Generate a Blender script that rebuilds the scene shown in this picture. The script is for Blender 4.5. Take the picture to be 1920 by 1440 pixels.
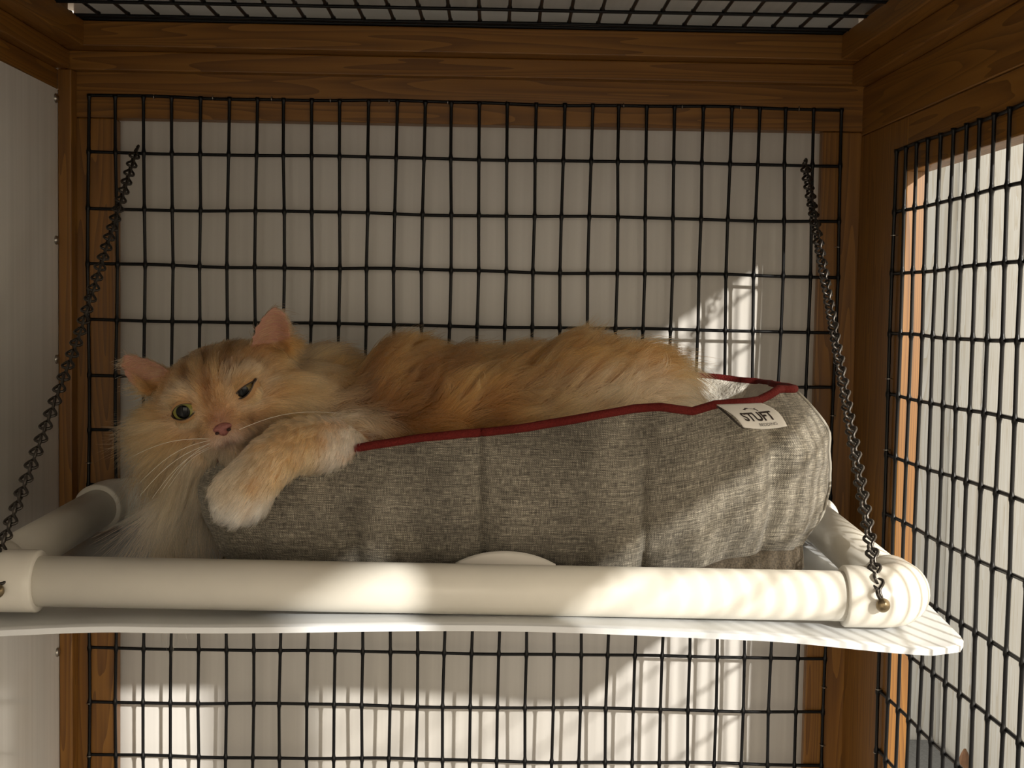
import bpy, bmesh, math, random
import numpy as np
from mathutils import Vector, Matrix, Euler, noise, kdtree

random.seed(7)
rng = np.random.default_rng(7)
S = bpy.context.scene
for o in list(bpy.data.objects):
    bpy.data.objects.remove(o)
COL = S.collection

# ------------------------------------------------------------------ camera, world, sun, exposure
FPX = 2427.6
CAM_LOC = Vector((0.0346, -1.1901, -0.1884))
CAM_ROT = Euler((1.51433, -0.017139, -0.0085), 'XYZ')
cd = bpy.data.cameras.new('camera')
cam = bpy.data.objects.new('camera', cd)
COL.objects.link(cam)
cam.location = CAM_LOC
cam.rotation_euler = CAM_ROT
cd.sensor_width = 36.0
cd.lens = 36.0 * FPX / 1920.0
cd.clip_start = 0.02
cd.clip_end = 100
S.camera = cam

W = bpy.data.worlds.new('world')
S.world = W
W.use_nodes = True
W.node_tree.nodes['Background'].inputs[0].default_value = (1.0, 0.86, 0.655, 1)
W.node_tree.nodes['Background'].inputs[1].default_value = 2.55

SUN_DIR = Vector((-0.58, 1.0, -0.40)).normalized()
sl = bpy.data.lights.new('sun', 'SUN')
sl.energy = 4.9
sl.angle = math.radians(1.5)
sl.color = (1.0, 0.955, 0.87)
sun = bpy.data.objects.new('sun', sl)
COL.objects.link(sun)
sun.rotation_euler = SUN_DIR.to_track_quat('-Z', 'Y').to_euler()

vs = S.view_settings
vs.view_transform = 'Standard'
vs.look = 'None'
vs.exposure = 0.0
vs.gamma = 1.0
vs.use_curve_mapping = False

_M = CAM_ROT.to_matrix()


def U(px, py, Y):
    """world point at depth plane Y that stands at that place of the 1920x1440 frame"""
    d = _M @ Vector(((px - 960) / FPX, (720 - py) / FPX, -1))
    return CAM_LOC + d * ((Y - CAM_LOC.y) / d.y)


# ------------------------------------------------------------------ materials
def newmat(name):
    m = bpy.data.materials.new(name)
    m.use_nodes = True
    nt = m.node_tree
    return m, nt, nt.nodes['Principled BSDF']


def N(nt, t, **kw):
    n = nt.nodes.new(t)
    for k, v in kw.items():
        setattr(n, k, v)
    return n


def ramp(nt, stops):
    r = N(nt, 'ShaderNodeValToRGB')
    e = r.color_ramp.elements
    e[0].position, e[0].color = stops[0][0], (*stops[0][1], 1)
    e[1].position, e[1].color = stops[-1][0], (*stops[-1][1], 1)
    for p, c in stops[1:-1]:
        x = e.new(p)
        x.color = (*c, 1)
    return r


def wood_mat(name, dark, mid, light, rough=0.42):
    m, nt, b = newmat(name)
    L = nt.links.new
    tc = N(nt, 'ShaderNodeTexCoord')
    oi = N(nt, 'ShaderNodeObjectInfo')
    off = N(nt, 'ShaderNodeVectorMath', operation='SCALE')
    cmb = N(nt, 'ShaderNodeCombineXYZ')
    L(oi.outputs['Random'], cmb.inputs[0]); L(oi.outputs['Random'], cmb.inputs[1]); L(oi.outputs['Random'], cmb.inputs[2])
    L(cmb.outputs[0], off.inputs[0]); off.inputs['Scale'].default_value = 9.0
    add = N(nt, 'ShaderNodeVectorMath', operation='ADD')
    L(tc.outputs['Object'], add.inputs[0]); L(off.outputs[0], add.inputs[1])
    mp = N(nt, 'ShaderNodeMapping'); mp.inputs['Scale'].default_value = (0.55, 11, 11)
    L(add.outputs[0], mp.inputs[0])
    nz = N(nt, 'ShaderNodeTexNoise'); nz.inputs['Scale'].default_value = 2.3; nz.inputs['Detail'].default_value = 2
    L(mp.outputs[0], nz.inputs['Vector'])
    # contour lines of a smooth noise read as plain-sawn rings
    mul = N(nt, 'ShaderNodeMath', operation='MULTIPLY'); mul.inputs[1].default_value = 24.0
    L(nz.outputs['Fac'], mul.inputs[0])
    fr = N(nt, 'ShaderNodeMath', operation='FRACT'); L(mul.outputs[0], fr.inputs[0])
    mp2 = N(nt, 'ShaderNodeMapping'); mp2.inputs['Scale'].default_value = (14, 420, 420)
    L(add.outputs[0], mp2.inputs[0])
    fz = N(nt, 'ShaderNodeTexNoise'); fz.inputs['Scale'].default_value = 1.0; fz.inputs['Detail'].default_value = 3
    L(mp2.outputs[0], fz.inputs['Vector'])
    mx = N(nt, 'ShaderNodeMath', operation='MULTIPLY_ADD'); mx.inputs[1].default_value = 0.45; 
    L(fz.outputs['Fac'], mx.inputs[0])
    sc = N(nt, 'ShaderNodeMath', operation='MULTIPLY'); sc.inputs[1].default_value = 0.55
    L(fr.outputs[0], sc.inputs[0]); L(sc.outputs[0], mx.inputs[2])
    r = ramp(nt, [(0.12, light), (0.5, mid), (0.86, dark)])
    L(mx.outputs[0], r.inputs[0])
    L(r.outputs[0], b.inputs['Base Color'])
    b.inputs['Roughness'].default_value = rough
    bp = N(nt, 'ShaderNodeBump'); bp.inputs['Strength'].default_value = 0.12; bp.inputs['Distance'].default_value = 0.0006
    L(mx.outputs[0], bp.inputs['Height']); L(bp.outputs[0], b.inputs['Normal'])
    return m


WOOD = wood_mat('stained_pine', (0.120, 0.046, 0.0058), (0.205, 0.085, 0.0110), (0.265, 0.118, 0.0175))
PLY = wood_mat('whitewashed_plank', (0.40, 0.39, 0.36), (0.49, 0.515, 0.54), (0.52, 0.555, 0.60), 0.7)


def plain(name, col, rough=0.5, metal=0.0, bump=0.0, bscale=200.0, var=0.0, coat=0.0, spec=None):
    m, nt, b = newmat(name)
    L = nt.links.new
    b.inputs['Base Color'].default_value = (*col, 1)
    b.inputs['Roughness'].default_value = rough
    b.inputs['Metallic'].default_value = metal
    b.inputs['Coat Weight'].default_value = coat
    if spec is not None:
        b.inputs['Specular IOR Level'].default_value = spec
    if bump or var:
        tc = N(nt, 'ShaderNodeTexCoord')
        nz = N(nt, 'ShaderNodeTexNoise'); nz.inputs['Scale'].default_value = bscale; nz.inputs['Detail'].default_value = 4
        L(tc.outputs['Object'], nz.inputs['Vector'])
        if var:
            r = ramp(nt, [(0.3, tuple(c * (1 - var) for c in col)), (0.7, tuple(min(1, c * (1 + var)) for c in col))])
            L(nz.outputs['Fac'], r.inputs[0]); L(r.outputs[0], b.inputs['Base Color'])
        if bump:
            bp = N(nt, 'ShaderNodeBump'); bp.inputs['Strength'].default_value = bump; bp.inputs['Distance'].default_value = 0.002
            L(nz.outputs['Fac'], bp.inputs['Height']); L(bp.outputs[0], b.inputs['Normal'])
    return m


def panel_mat(name, col, rough):
    """white sheet with faint vertical streaks and a few smudges"""
    m, nt, b = newmat(name)
    L = nt.links.new
    tc = N(nt, 'ShaderNodeTexCoord')
    mp = N(nt, 'ShaderNodeMapping'); mp.inputs['Scale'].default_value = (2.5, 150, 150)
    L(tc.outputs['Object'], mp.inputs[0])
    a = N(nt, 'ShaderNodeTexNoise'); a.inputs['Scale'].default_value = 1.0; a.inputs['Detail'].default_value = 3
    L(mp.outputs[0], a.inputs['Vector'])
    r = ramp(nt, [(0.30, tuple(c * 0.90 for c in col)), (0.72, col)])
    L(a.outputs['Fac'], r.inputs[0])
    c2 = N(nt, 'ShaderNodeTexNoise'); c2.inputs['Scale'].default_value = 5; c2.inputs['Detail'].default_value = 5
    L(tc.outputs['Object'], c2.inputs['Vector'])
    r2 = ramp(nt, [(0.35, (0.93, 0.92, 0.89)), (0.6, (1, 1, 1))])
    L(c2.outputs['Fac'], r2.inputs[0])
    mx = N(nt, 'ShaderNodeMixRGB', blend_type='MULTIPLY'); mx.inputs[0].default_value = 1
    L(r.outputs[0], mx.inputs[1]); L(r2.outputs[0], mx.inputs[2]); L(mx.outputs[0], b.inputs['Base Color'])
    b.inputs['Roughness'].default_value = rough
    return m


PANEL = panel_mat('white_panel', (0.625, 0.60, 0.57), 0.30)
LIDP = panel_mat('pale_lid', (0.70, 0.70, 0.69), 0.85)
LIDP.node_tree.nodes['Principled BSDF'].inputs['Specular IOR Level'].default_value = 0.15
MELA = panel_mat('white_melamine', (0.74, 0.72, 0.69), 0.16)
BLACK = plain('black_vinyl', (0.004, 0.004, 0.0045), 0.34, spec=0.22)
PVC = plain('pvc', (0.70, 0.672, 0.605), 0.32, var=0.03, bscale=30)
SHEET = plain('plastic_sheet', (0.74, 0.76, 0.78), 0.22)
DARKMETAL = plain('dark_steel', (0.055, 0.048, 0.042), 0.28, metal=0.7)
STEEL = plain('screw_steel', (0.45, 0.42, 0.38), 0.3, metal=1.0)
BRASS = plain('aged_brass', (0.22, 0.17, 0.10), 0.35, metal=0.9, bump=0.3, bscale=400)
RED = plain('red_piping', (0.115, 0.0125, 0.010), 0.85, spec=0.15, bump=0.5, bscale=900, var=0.25)
BASE = plain('dark_base_fabric', (0.075, 0.058, 0.038), 0.9, bump=0.6, bscale=700, var=0.5)
TAGW = plain('tag_white', (0.80, 0.77, 0.72), 0.6)
TAGK = plain('tag_print', (0.035, 0.025, 0.02), 0.6)
CONC = plain('concrete', (0.30, 0.30, 0.31), 0.8, bump=0.3, bscale=60, var=0.25)
MAT = plain('grey_mat', (0.11, 0.12, 0.135), 0.8, bump=0.3, bscale=300, var=0.2)
BROWN = plain('brown_wood', (0.12, 0.06, 0.03), 0.7, var=0.3, bscale=60)
SKYBLOCK = plain('sky_blocker_matte', (0.30, 0.26, 0.21), 0.8)  # for the slab added out of view against skylight


def linen_mat():
    m, nt, b = newmat('heather_linen')
    L = nt.links.new
    uv = N(nt, 'ShaderNodeUVMap'); uv.uv_map = 'UVMap'

    def threads(sx, sy, det=2):
        mp = N(nt, 'ShaderNodeMapping'); mp.inputs['Scale'].default_value = (sx, sy, 1)
        L(uv.outputs[0], mp.inputs[0])
        n = N(nt, 'ShaderNodeTexNoise'); n.inputs['Scale'].default_value = 1; n.inputs['Detail'].default_value = det
        L(mp.outputs[0], n.inputs['Vector'])
        return n.outputs['Fac']
    weft = threads(150, 2300)
    warp = threads(2300, 150)
    big = threads(22, 14, 3)
    slub = threads(26, 1300, 1)
    # twill lines
    mp = N(nt, 'ShaderNodeMapping'); mp.inputs['Rotation'].default_value = (0, 0, math.radians(38)); L(uv.outputs[0], mp.inputs[0])
    wv = N(nt, 'ShaderNodeTexWave'); wv.inputs['Scale'].default_value = 330; wv.inputs['Distortion'].default_value = 1.2; wv.inputs['Detail'].default_value = 2; wv.inputs['Detail Scale'].default_value = 3
    L(mp.outputs[0], wv.inputs['Vector'])

    def mix(a, fb, c):
        q = N(nt, 'ShaderNodeMath', operation='MULTIPLY_ADD'); L(a, q.inputs[0]); q.inputs[1].default_value = fb
        if isinstance(c, float): q.inputs[2].default_value = c
        else: L(c, q.inputs[2])
        return q.outputs[0]
    h = mix(weft, 0.80, mix(warp, 0.72, mix(slub, 0.40, mix(wv.outputs['Fac'], 0.20, mix(big, 0.36, -0.77)))))
    r = ramp(nt, [(0.24, (0.043, 0.038, 0.030)), (0.46, (0.142, 0.126, 0.099)), (0.62, (0.270, 0.243, 0.192)), (0.84, (0.62, 0.57, 0.46))])
    L(h, r.inputs[0]); L(r.outputs[0], b.inputs['Base Color'])
    b.inputs['Roughness'].default_value = 0.85
    b.inputs['Sheen Weight'].default_value = 0.15
    bp = N(nt, 'ShaderNodeBump'); bp.inputs['Strength'].default_value = 0.5; bp.inputs['Distance'].default_value = 0.0008
    L(h, bp.inputs['Height']); L(bp.outputs[0], b.inputs['Normal'])
    return m


LINEN = linen_mat()
SHERPA = plain('sherpa', (0.72, 0.68, 0.60), 0.95, bump=1.0, bscale=420, var=0.12)

# ------------------------------------------------------------------ mesh helpers


def link(name, me, mat=None, parent=None, loc=None):
    o = bpy.data.objects.new(name, me)
    COL.objects.link(o)
    if mat is not None and me is not None and not me.materials:
        me.materials.append(mat)
    if loc is not None:
        o.location = loc
    if parent is not None:
        o.parent = parent
    return o


def tag(o, label=None, cat=None, group=None, kind=None):
    if label: o['label'] = label
    if cat: o['category'] = cat
    if group: o['group'] = group
    if kind: o['kind'] = kind
    return o


def empty(name, loc=(0, 0, 0)):
    o = bpy.data.objects.new(name, None)
    o.empty_display_size = 0.03
    o.location = loc
    COL.objects.link(o)
    return o


def mesh_pd(name, verts, faces, smooth=False):
    me = bpy.data.meshes.new(name)
    me.from_pydata([tuple(v) for v in verts], [], faces)
    me.update()
    if smooth:
        for p in me.polygons: p.use_smooth = True
    return me


def board(name, lo, hi, mat, parent=None, bevel=0.0012, axis=None):
    """box with its grain along its own local X (the longest side unless given)"""
    lo = Vector(lo); hi = Vector(hi)
    c = (lo + hi) / 2; d = hi - lo
    if axis is None:
        axis = max(range(3), key=lambda i: d[i])
    if axis == 0: R = Matrix.Identity(3); s = (d.x, d.y, d.z)
    elif axis == 1: R = Matrix(((0, -1, 0), (1, 0, 0), (0, 0, 1))); s = (d.y, d.x, d.z)
    else: R = Matrix(((0, 0, -1), (0, 1, 0), (1, 0, 0))); s = (d.z, d.y, d.x)
    bm = bmesh.new()
    bmesh.ops.create_cube(bm, size=1)
    for v in bm.verts:
        v.co = Vector((v.co.x * s[0], v.co.y * s[1], v.co.z * s[2]))
    if bevel:
        bmesh.ops.bevel(bm, geom=bm.edges[:], offset=bevel, segments=2, affect='EDGES', profile=0.5)
    me = bpy.data.meshes.new(name); bm.to_mesh(me); bm.free()
    o = link(name, me, mat)
    o.rotation_euler = R.to_euler()
    o.location = c
    if parent is not None:
        o.parent = parent
        o.matrix_parent_inverse = Matrix.Translation(parent.location).inverted() if parent.rotation_euler.to_quaternion().angle == 0 else parent.matrix_basis.inverted()
    return o


def tube(pts, radii, sides=8, caps=True, closed=False):
    """verts, faces of a tube along pts (parallel-transported frame)"""
    pts = [Vector(p) for p in pts]
    n = len(pts)
    if not hasattr(radii, '__len__'): radii = [radii] * n
    T = []
    for i in range(n):
        a = pts[(i - 1) % n] if (closed or i > 0) else pts[i]
        b = pts[(i + 1) % n] if (closed or i < n - 1) else pts[i]
        T.append((b - a).normalized())
    ref = Vector((0, 0, 1)) if abs(T[0].z) < 0.9 else Vector((1, 0, 0))
    nrm = T[0].cross(ref).normalized()
    V, F = [], []
    for i in range(n):
        if i > 0:
            nrm = (T[i - 1].rotation_difference(T[i]) @ nrm)
            nrm = (nrm - T[i] * nrm.dot(T[i])).normalized()
        bn = T[i].cross(nrm)
        for k in range(sides):
            a = 2 * math.pi * k / sides
            V.append(pts[i] + (nrm * math.cos(a) + bn * math.sin(a)) * radii[i])
    m = n if closed else n - 1
    for i in range(m):
        j = (i + 1) % n
        for k in range(sides):
            k2 = (k + 1) % sides
            F.append((i * sides + k, i * sides + k2, j * sides + k2, j * sides + k))
    if caps and not closed:
        F.append(tuple(range(sides - 1, -1, -1)))
        F.append(tuple((n - 1) * sides + k for k in range(sides)))
    return V, F


def tube_mesh(name, pts, radii, sides=8, closed=False, smooth=True):
    V, F = tube(pts, radii, sides, True, closed)
    me = mesh_pd(name, V, F, smooth)
    return me


# ------------------------------------------------------------------ the cage: wood, panels
XL, XR = -0.366, 0.363      # inner faces left and right
ZB = -0.84                  # lowest part built

wall_back = board('wall_back', (-0.372, 0.0275, ZB), (0.430, 0.0325, 0.02), PANEL, bevel=0, axis=2)
tag(wall_back, kind='structure')
board('rail', (-0.372, 0.002, -0.0195), (0.372, 0.021, 0.03), WOOD, wall_back)
board('stile', (-0.372, 0.0022, ZB), (-0.3195, 0.021, -0.0197), WOOD, wall_back)
board('stile', (0.326, 0.0046, ZB), (0.3700, 0.0140, -0.0197), WOOD, wall_back)
board('corner_strip', (-0.3657, -0.014, ZB), (-0.3535, 0.0018, 0.021), WOOD, wall_back)
board('batten', (-0.40, -0.0100, 0.0212), (0.40, 0.020, 0.0385), WOOD, wall_back)
board('crown_rail', (-0.40, -0.0300, 0.0386), (0.40, 0.021, 0.0608), WOOD, wall_back)

# left wall : white melamine panel screwed on below a wooden rail
wall_left = board('wall_left', (-0.3715, -1.02, ZB), (XL, 0.0015, 0.003), MELA, bevel=0.0004, axis=2)
tag(wall_left, kind='structure')
board('rail', (-0.392, -1.02, 0.0032), (-0.3662, -0.010, 0.0212), WOOD, wall_left)
board('batten', (-0.392, -1.02, 0.0214), (-0.3560, -0.0102, 0.0385), WOOD, wall_left)
board('crown_rail', (-0.392, -1.02, 0.0387), (-0.3370, -0.0302, 0.0608), WOOD, wall_left)
for z in (-0.006, -0.132, -0.239, -0.507, -0.63):
    bm = bmesh.new()
    bmesh.ops.create_uvsphere(bm, u_segments=14, v_segments=8, radius=0.0042)
    for v in bm.verts: v.co.x *= 0.55
    me = bpy.data.meshes.new('screw'); bm.to_mesh(me); bm.free()
    for p in me.polygons: p.use_smooth = True
    o = link('screw', me, STEEL, wall_left)
    o.matrix_parent_inverse = wall_left.matrix_basis.inverted()
    o.location = (-0.3655, -0.0190, z)

# right wall : wooden frame, open but for the wire
wall_right = board('wall_right', (0.3632, -0.124, ZB), (0.382, 0.0040, -0.0235), WOOD, axis=2)
tag(wall_right, kind='structure')
board('rail', (0.3632, -0.945, -0.0690), (0.382, -0.1242, -0.0237), WOOD, wall_right)
board('upper_beam', (0.3632, -0.945, -0.0233), (0.400, 0.0215, 0.0200), WOOD, wall_right)
board('bed_shade_board', (0.3632, -0.945, -0.165), (0.382, -0.47, -0.0692), WOOD, wall_right)  # added out of view so the bed front stays shaded
board('batten', (0.3490, -0.945, 0.0202), (0.400, -0.0102, 0.0385), WOOD, wall_right)
board('crown_rail', (0.3330, -0.945, 0.0387), (0.400, -0.0302, 0.0608), WOOD, wall_right)
board('front_post', (0.3412, -1.012, ZB), (0.409, -0.946, 0.0608), WOOD, wall_right)

# the right side stands a little out of square
_T = Matrix.Translation((XR, -0.05, 0))
wall_right.matrix_basis = _T @ Matrix.Rotation(0.0239, 4, 'Z') @ _T.inverted() @ wall_right.matrix_basis

ceiling = board('ceiling', (-0.40, -1.02, 0.0800), (0.40, 0.021, 0.0840), LIDP, bevel=0, axis=1)
tag(ceiling, kind='structure')
board('lid_lip', (-0.3518, -0.014, 0.0610), (0.3518, 0.021, 0.0798), LIDP, ceiling)
board('lid_rail', (-0.40, -1.02, 0.0610), (-0.352, -0.0262, 0.0798), WOOD, ceiling)
board('lid_rail', (0.352, -0.945, 0.0610), (0.40, -0.0262, 0.0798), WOOD, ceiling)

# ------------------------------------------------------------------ welded wire
WR = 0.00152


def wire_long(name, length, step, first, wob, n_cross, fillet=True, jig=0):
    """wire along local -Z with thickened welds every step"""
    r = random.Random(jig)
    zs, rr = [], []
    z = 0.0
    k = 0
    while first + k * step < length:
        zc = first + k * step
        for d, e in ((-0.0048, 1.0), (-0.0026, 1.12), (-0.0012, 1.42), (0.0012, 1.42), (0.0026, 1.12), (0.0048, 1.0)):
            zs.append(zc + d); rr.append(WR * (e if fillet else 1.0))
        k += 1
    zs = [0.0] + [q for q in zs if 0.0005 < q < length - 0.0005] + [length]
    rr = [WR] + [WR] * (len(zs) - 1) if not fillet else [WR] + [WR * 1.0 for _ in zs[1:]]
    if fillet:
        rr = []
        for q in zs:
            d = min(abs(q - (first + j * step)) for j in range(n_cross + 2))
            rr.append(WR * (1.45 if d < 0.0015 else 1.14 if d < 0.003 else 1.0))
    a1, a2, p1, p2 = wob * r.uniform(-1, 1), wob * r.uniform(-1, 1), r.uniform(0, 6), r.uniform(0, 6)
    pts = [(a1 * math.sin(q * 23 + p1) + 0.5 * a2 * math.sin(q * 61 + p2), 0.4 * a2 * math.sin(q * 17 + p2), -q) for q in zs]
    return tube_mesh(name, pts, rr, 7)


def wire_panel(name, label, loc, rot, ncol, nrow, colstep, rowstep, wob, staple_sides, top_first=0.0):
    """columns along local X, wires hanging along local -Z; rows behind them"""
    root = empty(name, loc)
    root.rotation_euler = rot
    tag(root, label, 'wire mesh')
    H = rowstep * (nrow - 1)
    Wd = colstep * (ncol - 1)
    var = [wire_long('wire', H + 0.002, rowstep, 0.001, wob, nrow, True, 100 + i) for i in range(4)]
    for m in var: m.materials.append(BLACK)
    for i in range(ncol):
        o = link('wire', var[(i * 7 + i // 3) % 4], None, root)
        o.location = (i * colstep, 0, 0.001)
    hv = [wire_long('wire', Wd + 0.002, colstep, 0.001, wob * 0.8, ncol, False, 200 + i) for i in range(3)]
    for m in hv: m.materials.append(BLACK)
    for j in range(nrow):
        o = link('wire', hv[(j * 5) % 3], None, root)
        o.location = (-0.001, 0.0017, -j * rowstep)
        o.rotation_euler = (0, -math.pi / 2, 0)
    # staples: thin steel loops over the border wires
    st = tube_mesh('staple', [(0, 0.004, 0.0019), (0, -0.0010, 0.0019), (0, -0.0019, 0.0009), (0, -0.0019, -0.0009), (0, -0.0010, -0.0019), (0, 0.004, -0.0019)], 0.00040, 5)
    st.materials.append(STEEL)
    for side, t, turn in staple_sides:
        o = link('staple', st, None, root)
        if side == 'top': o.location = (t, 0.0012, 0.0)
        elif side == 'left': o.location = (0.0, 0.0, -t); o.rotation_euler = (0, math.pi / 2, 0)
        elif side == 'right': o.location = (Wd, 0.0, -t); o.rotation_euler = (0, math.pi / 2, 0)
    return root


CS, RS = 0.0254, 0.0508
back_st = [('top', 0.006 + 0.0508 * i * 1.05, 0) for i in range(1, 13)] + [('left', z, 0) for z in (0.335, 0.385, 0.438, 0.56, 0.61, 0.66)] + [('right', z, 0) for z in (0.125, 0.28, 0.40, 0.535, 0.59, 0.65)]
wire_panel('wire_mesh', 'black vinyl-coated wire mesh across the back of the cage', (-13.5 * CS, 0.0, 0.0), (0, 0, 0), 28, 16, CS, RS, 0.0011, back_st)
rt = [('left', z, 0) for z in (0.07, 0.19, 0.25, 0.335, 0.395, 0.455, 0.51, 0.57)]
wire_panel('wire_mesh', 'black vinyl-coated wire mesh on the right side of the cage, seen at an angle', (0.3613, -0.106, -0.05), (0, 0, -math.pi / 2 + 0.0239), 34, 16, CS, RS, 0.0013, rt)
wire_panel('wire_mesh', 'black wire mesh roof of the cage at the top edge of the picture', (-0.345, -0.0362 + 0.0165, 0.0632), (math.radians(-90), 0, 0), 28, 19, CS, RS, 0.0008, []).location = (-13.5 * CS, -0.050, 0.0625)
bpy.data.objects['wire_mesh.002'].rotation_euler = (math.radians(-90), 0, 0)
edge = link('wire', wire_long('wire', 0.70, 0.0254, 0.001, 0.0005, 30, False, 5), BLACK, bpy.data.objects['wire_mesh.002'])
edge.location = (-0.006, 0.0, 0.0235); edge.rotation_euler = (0, -math.pi / 2, 0)
edge2 = link('wire', edge.data, None, bpy.data.objects['wire_mesh.002'])
edge2.location = (-0.006, 0.0, 0.0205); edge2.rotation_euler = (0, -math.pi / 2, 0)

# ------------------------------------------------------------------ outside: plank walls, ground, added light blockers
ground = board('floor', (-4, -4.5, -0.90), (4, 4, -0.86), CONC, bevel=0)
tag(ground, kind='structure')
wall_rear_out = empty('wall_outside')
tag(wall_rear_out, kind='structure')
for i in range(4):
    board('plank', (0.40 + 0.12 * i, 0.812 + 0.002 * (i % 2), -0.86), (0.518 + 0.12 * i, 0.84, 1.3), PLY, wall_rear_out, bevel=0.002, axis=2)
for i in range(5):
    board('plank', (0.735 + 0.003 * (i % 2), 0.81 - 0.12 * (i + 1), -0.86), (0.77, 0.81 - 0.12 * i - 0.0015, 1.3), PLY, wall_rear_out, bevel=0.002, axis=2)

board('cat_shade_board', (0.4322, -1.324, -0.012), (0.452, -0.948, 0.40), WOOD, wall_right)  # unseen board added to keep direct sun off the cat
front_blocker = board('front_blocker', (-0.392, -1.034, -0.065), (0.3625, -1.0205, 0.0608), WOOD, axis=0)  # unseen crosspiece added to cut the light entering from the front
tag(front_blocker, kind='structure')
board('stile', (-0.392, -1.034, ZB), (-0.33, -1.0205, -0.0655), WOOD, front_blocker, axis=2)  # upright of the same added front light blocker
sky_slab = board('sky_blocker', (-2.2, -3.0, 0.44), (0.90, -1.03, 0.48), SKYBLOCK, bevel=0)  # slab added overhead, out of view, to darken the upper cage
tag(sky_slab, kind='structure')
sun_blocker = board('sun_blocker_1', (0.440, -1.96, -0.84), (0.462, -1.325, 0.40), WOOD, axis=2)  # upright panel added out of view to stop sun on the left side
tag(sun_blocker, kind='structure')
board('sun_blocker_panel', (0.4380, -1.88, -0.76), (0.4640, -1.405, 0.32), PANEL, sun_blocker, bevel=0, axis=2)  # white face of the added sun blocker

# ------------------------------------------------------------------ the hanging shelf
shelf = empty('hanging_shelf', (0.0, -0.19, -0.392))
tag(shelf, 'white plastic pipe shelf hanging on two chains inside the cage', 'shelf')
SO = Vector(shelf.location)
PR = 0.0167
ZP = -0.3735
ZR = -0.3640
YF, YR = -0.338, -0.040
XS = 0.3095


def local(me):
    for v in me.vertices: v.co -= SO
    return me


link('front_pipe', local(tube_mesh('front_pipe', [(-XS + 0.035, YF - 0.004, ZP + 0.0018), (XS - 0.035, YF + 0.004, ZP - 0.0018)], PR, 40)), PVC, shelf, (0, 0, 0))
link('rear_pipe', local(tube_mesh('rear_pipe', [(-XS + 0.035, YR, ZR), (XS - 0.035, YR, ZR)], PR, 32)), PVC, shelf, (0, 0, 0))
for s in (-1, 1):
    link('side_pipe', local(tube_mesh('side_pipe', [(s * XS, YF + 0.03, ZP - 0.0018 * s), (s * XS, YR - 0.03, ZR)], PR, 40)), PVC, shelf, (0, 0, 0))


def elbow(cx, cy, cz, sx, sy):
    """90 degree pipe elbow: two collared sockets joined by a tight rounded bend"""
    hub, arm, R = 0.0206, 0.043, 0.021
    pts, rad = [], []
    # along X from the socket mouth to the bend
    pts += [(-sx * arm, 0, 0), (-sx * arm, 0, 0), (-sx * (arm - 0.0012), 0, 0), (-sx * (arm - 0.006), 0, 0), (-sx * R, 0, 0)]
    rad += [PR - 0.0005, hub - 0.0008, hub, hub, hub]
    for k in range(1, 12):
        a = math.pi / 2 * k / 12
        pts.append((-sx * R + sx * R * math.sin(a), sy * R - sy * R * math.cos(a), 0)); rad.append(hub * (1 + 0.02 * math.sin(2 * a)))
    pts += [(0, sy * R, 0), (0, sy * (arm - 0.006), 0), (0, sy * (arm - 0.0012), 0), (0, sy * arm, 0), (0, sy * arm, 0)]
    rad += [hub, hub, hub, hub - 0.0008, PR - 0.0005]
    # rings by hand (zero-length steps for the flat rims)
    V, F = [], []
    n = len(pts); sd = 40
    for i, (x, y, z) in enumerate(pts):
        if i <= 4: t = Vector((sx, 0, 0))
        elif i >= n - 5: t = Vector((0, sy, 0))
        else:
            a = math.pi / 2 * (i - 4) / 12
            t = Vector((sx * math.cos(a), sy * math.sin(a), 0))
        nn = Vector((0, 0, 1)).cross(t)
        for k in range(sd):
            q = 2 * math.pi * k / sd
            V.append(Vector((cx + x, cy + y, cz + z)) + (nn * math.cos(q) + Vector((0, 0, 1)) * math.sin(q)) * rad[i])
    for i in range(n - 1):
        for k in range(sd):
            F.append((i * sd + k, i * sd + (k + 1) % sd, (i + 1) * sd + (k + 1) % sd, (i + 1) * sd + k))
    me = mesh_pd('elbow', V, F, True)
    bm = bmesh.new(); bm.from_mesh(me); bmesh.ops.recalc_face_normals(bm, faces=bm.faces[:]); bm.to_mesh(me); bm.free()
    return me


for sx in (-1, 1):
    link('elbow', local(elbow(sx * XS, YF + 0.004 * sx, ZP - 0.0018 * sx, sx, 1)), PVC, shelf, (0, 0, 0))
    link('elbow', local(elbow(sx * XS, YR, ZR, sx, -1)), PVC, shelf, (0, 0, 0))

# sheet below the pipes: rounded corners, its front lip dips at both ends
def sheet_z(x, y):
    f = max(0.0, min(1.0, (-0.25 - y) / 0.11))
    e = max(0.0, (abs(x) - 0.20) / 0.14)
    dip = -0.0085 * (e * e * (3 - 2 * min(e, 1)) if e < 1 else 1.0) + 0.0022 * math.sin(x * 14 + 1)
    base = ZP - PR - 0.0022 + 0.3 * (ZR - ZP) * (y - YF) / (YR - YF)
    return base + dip * f


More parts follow.
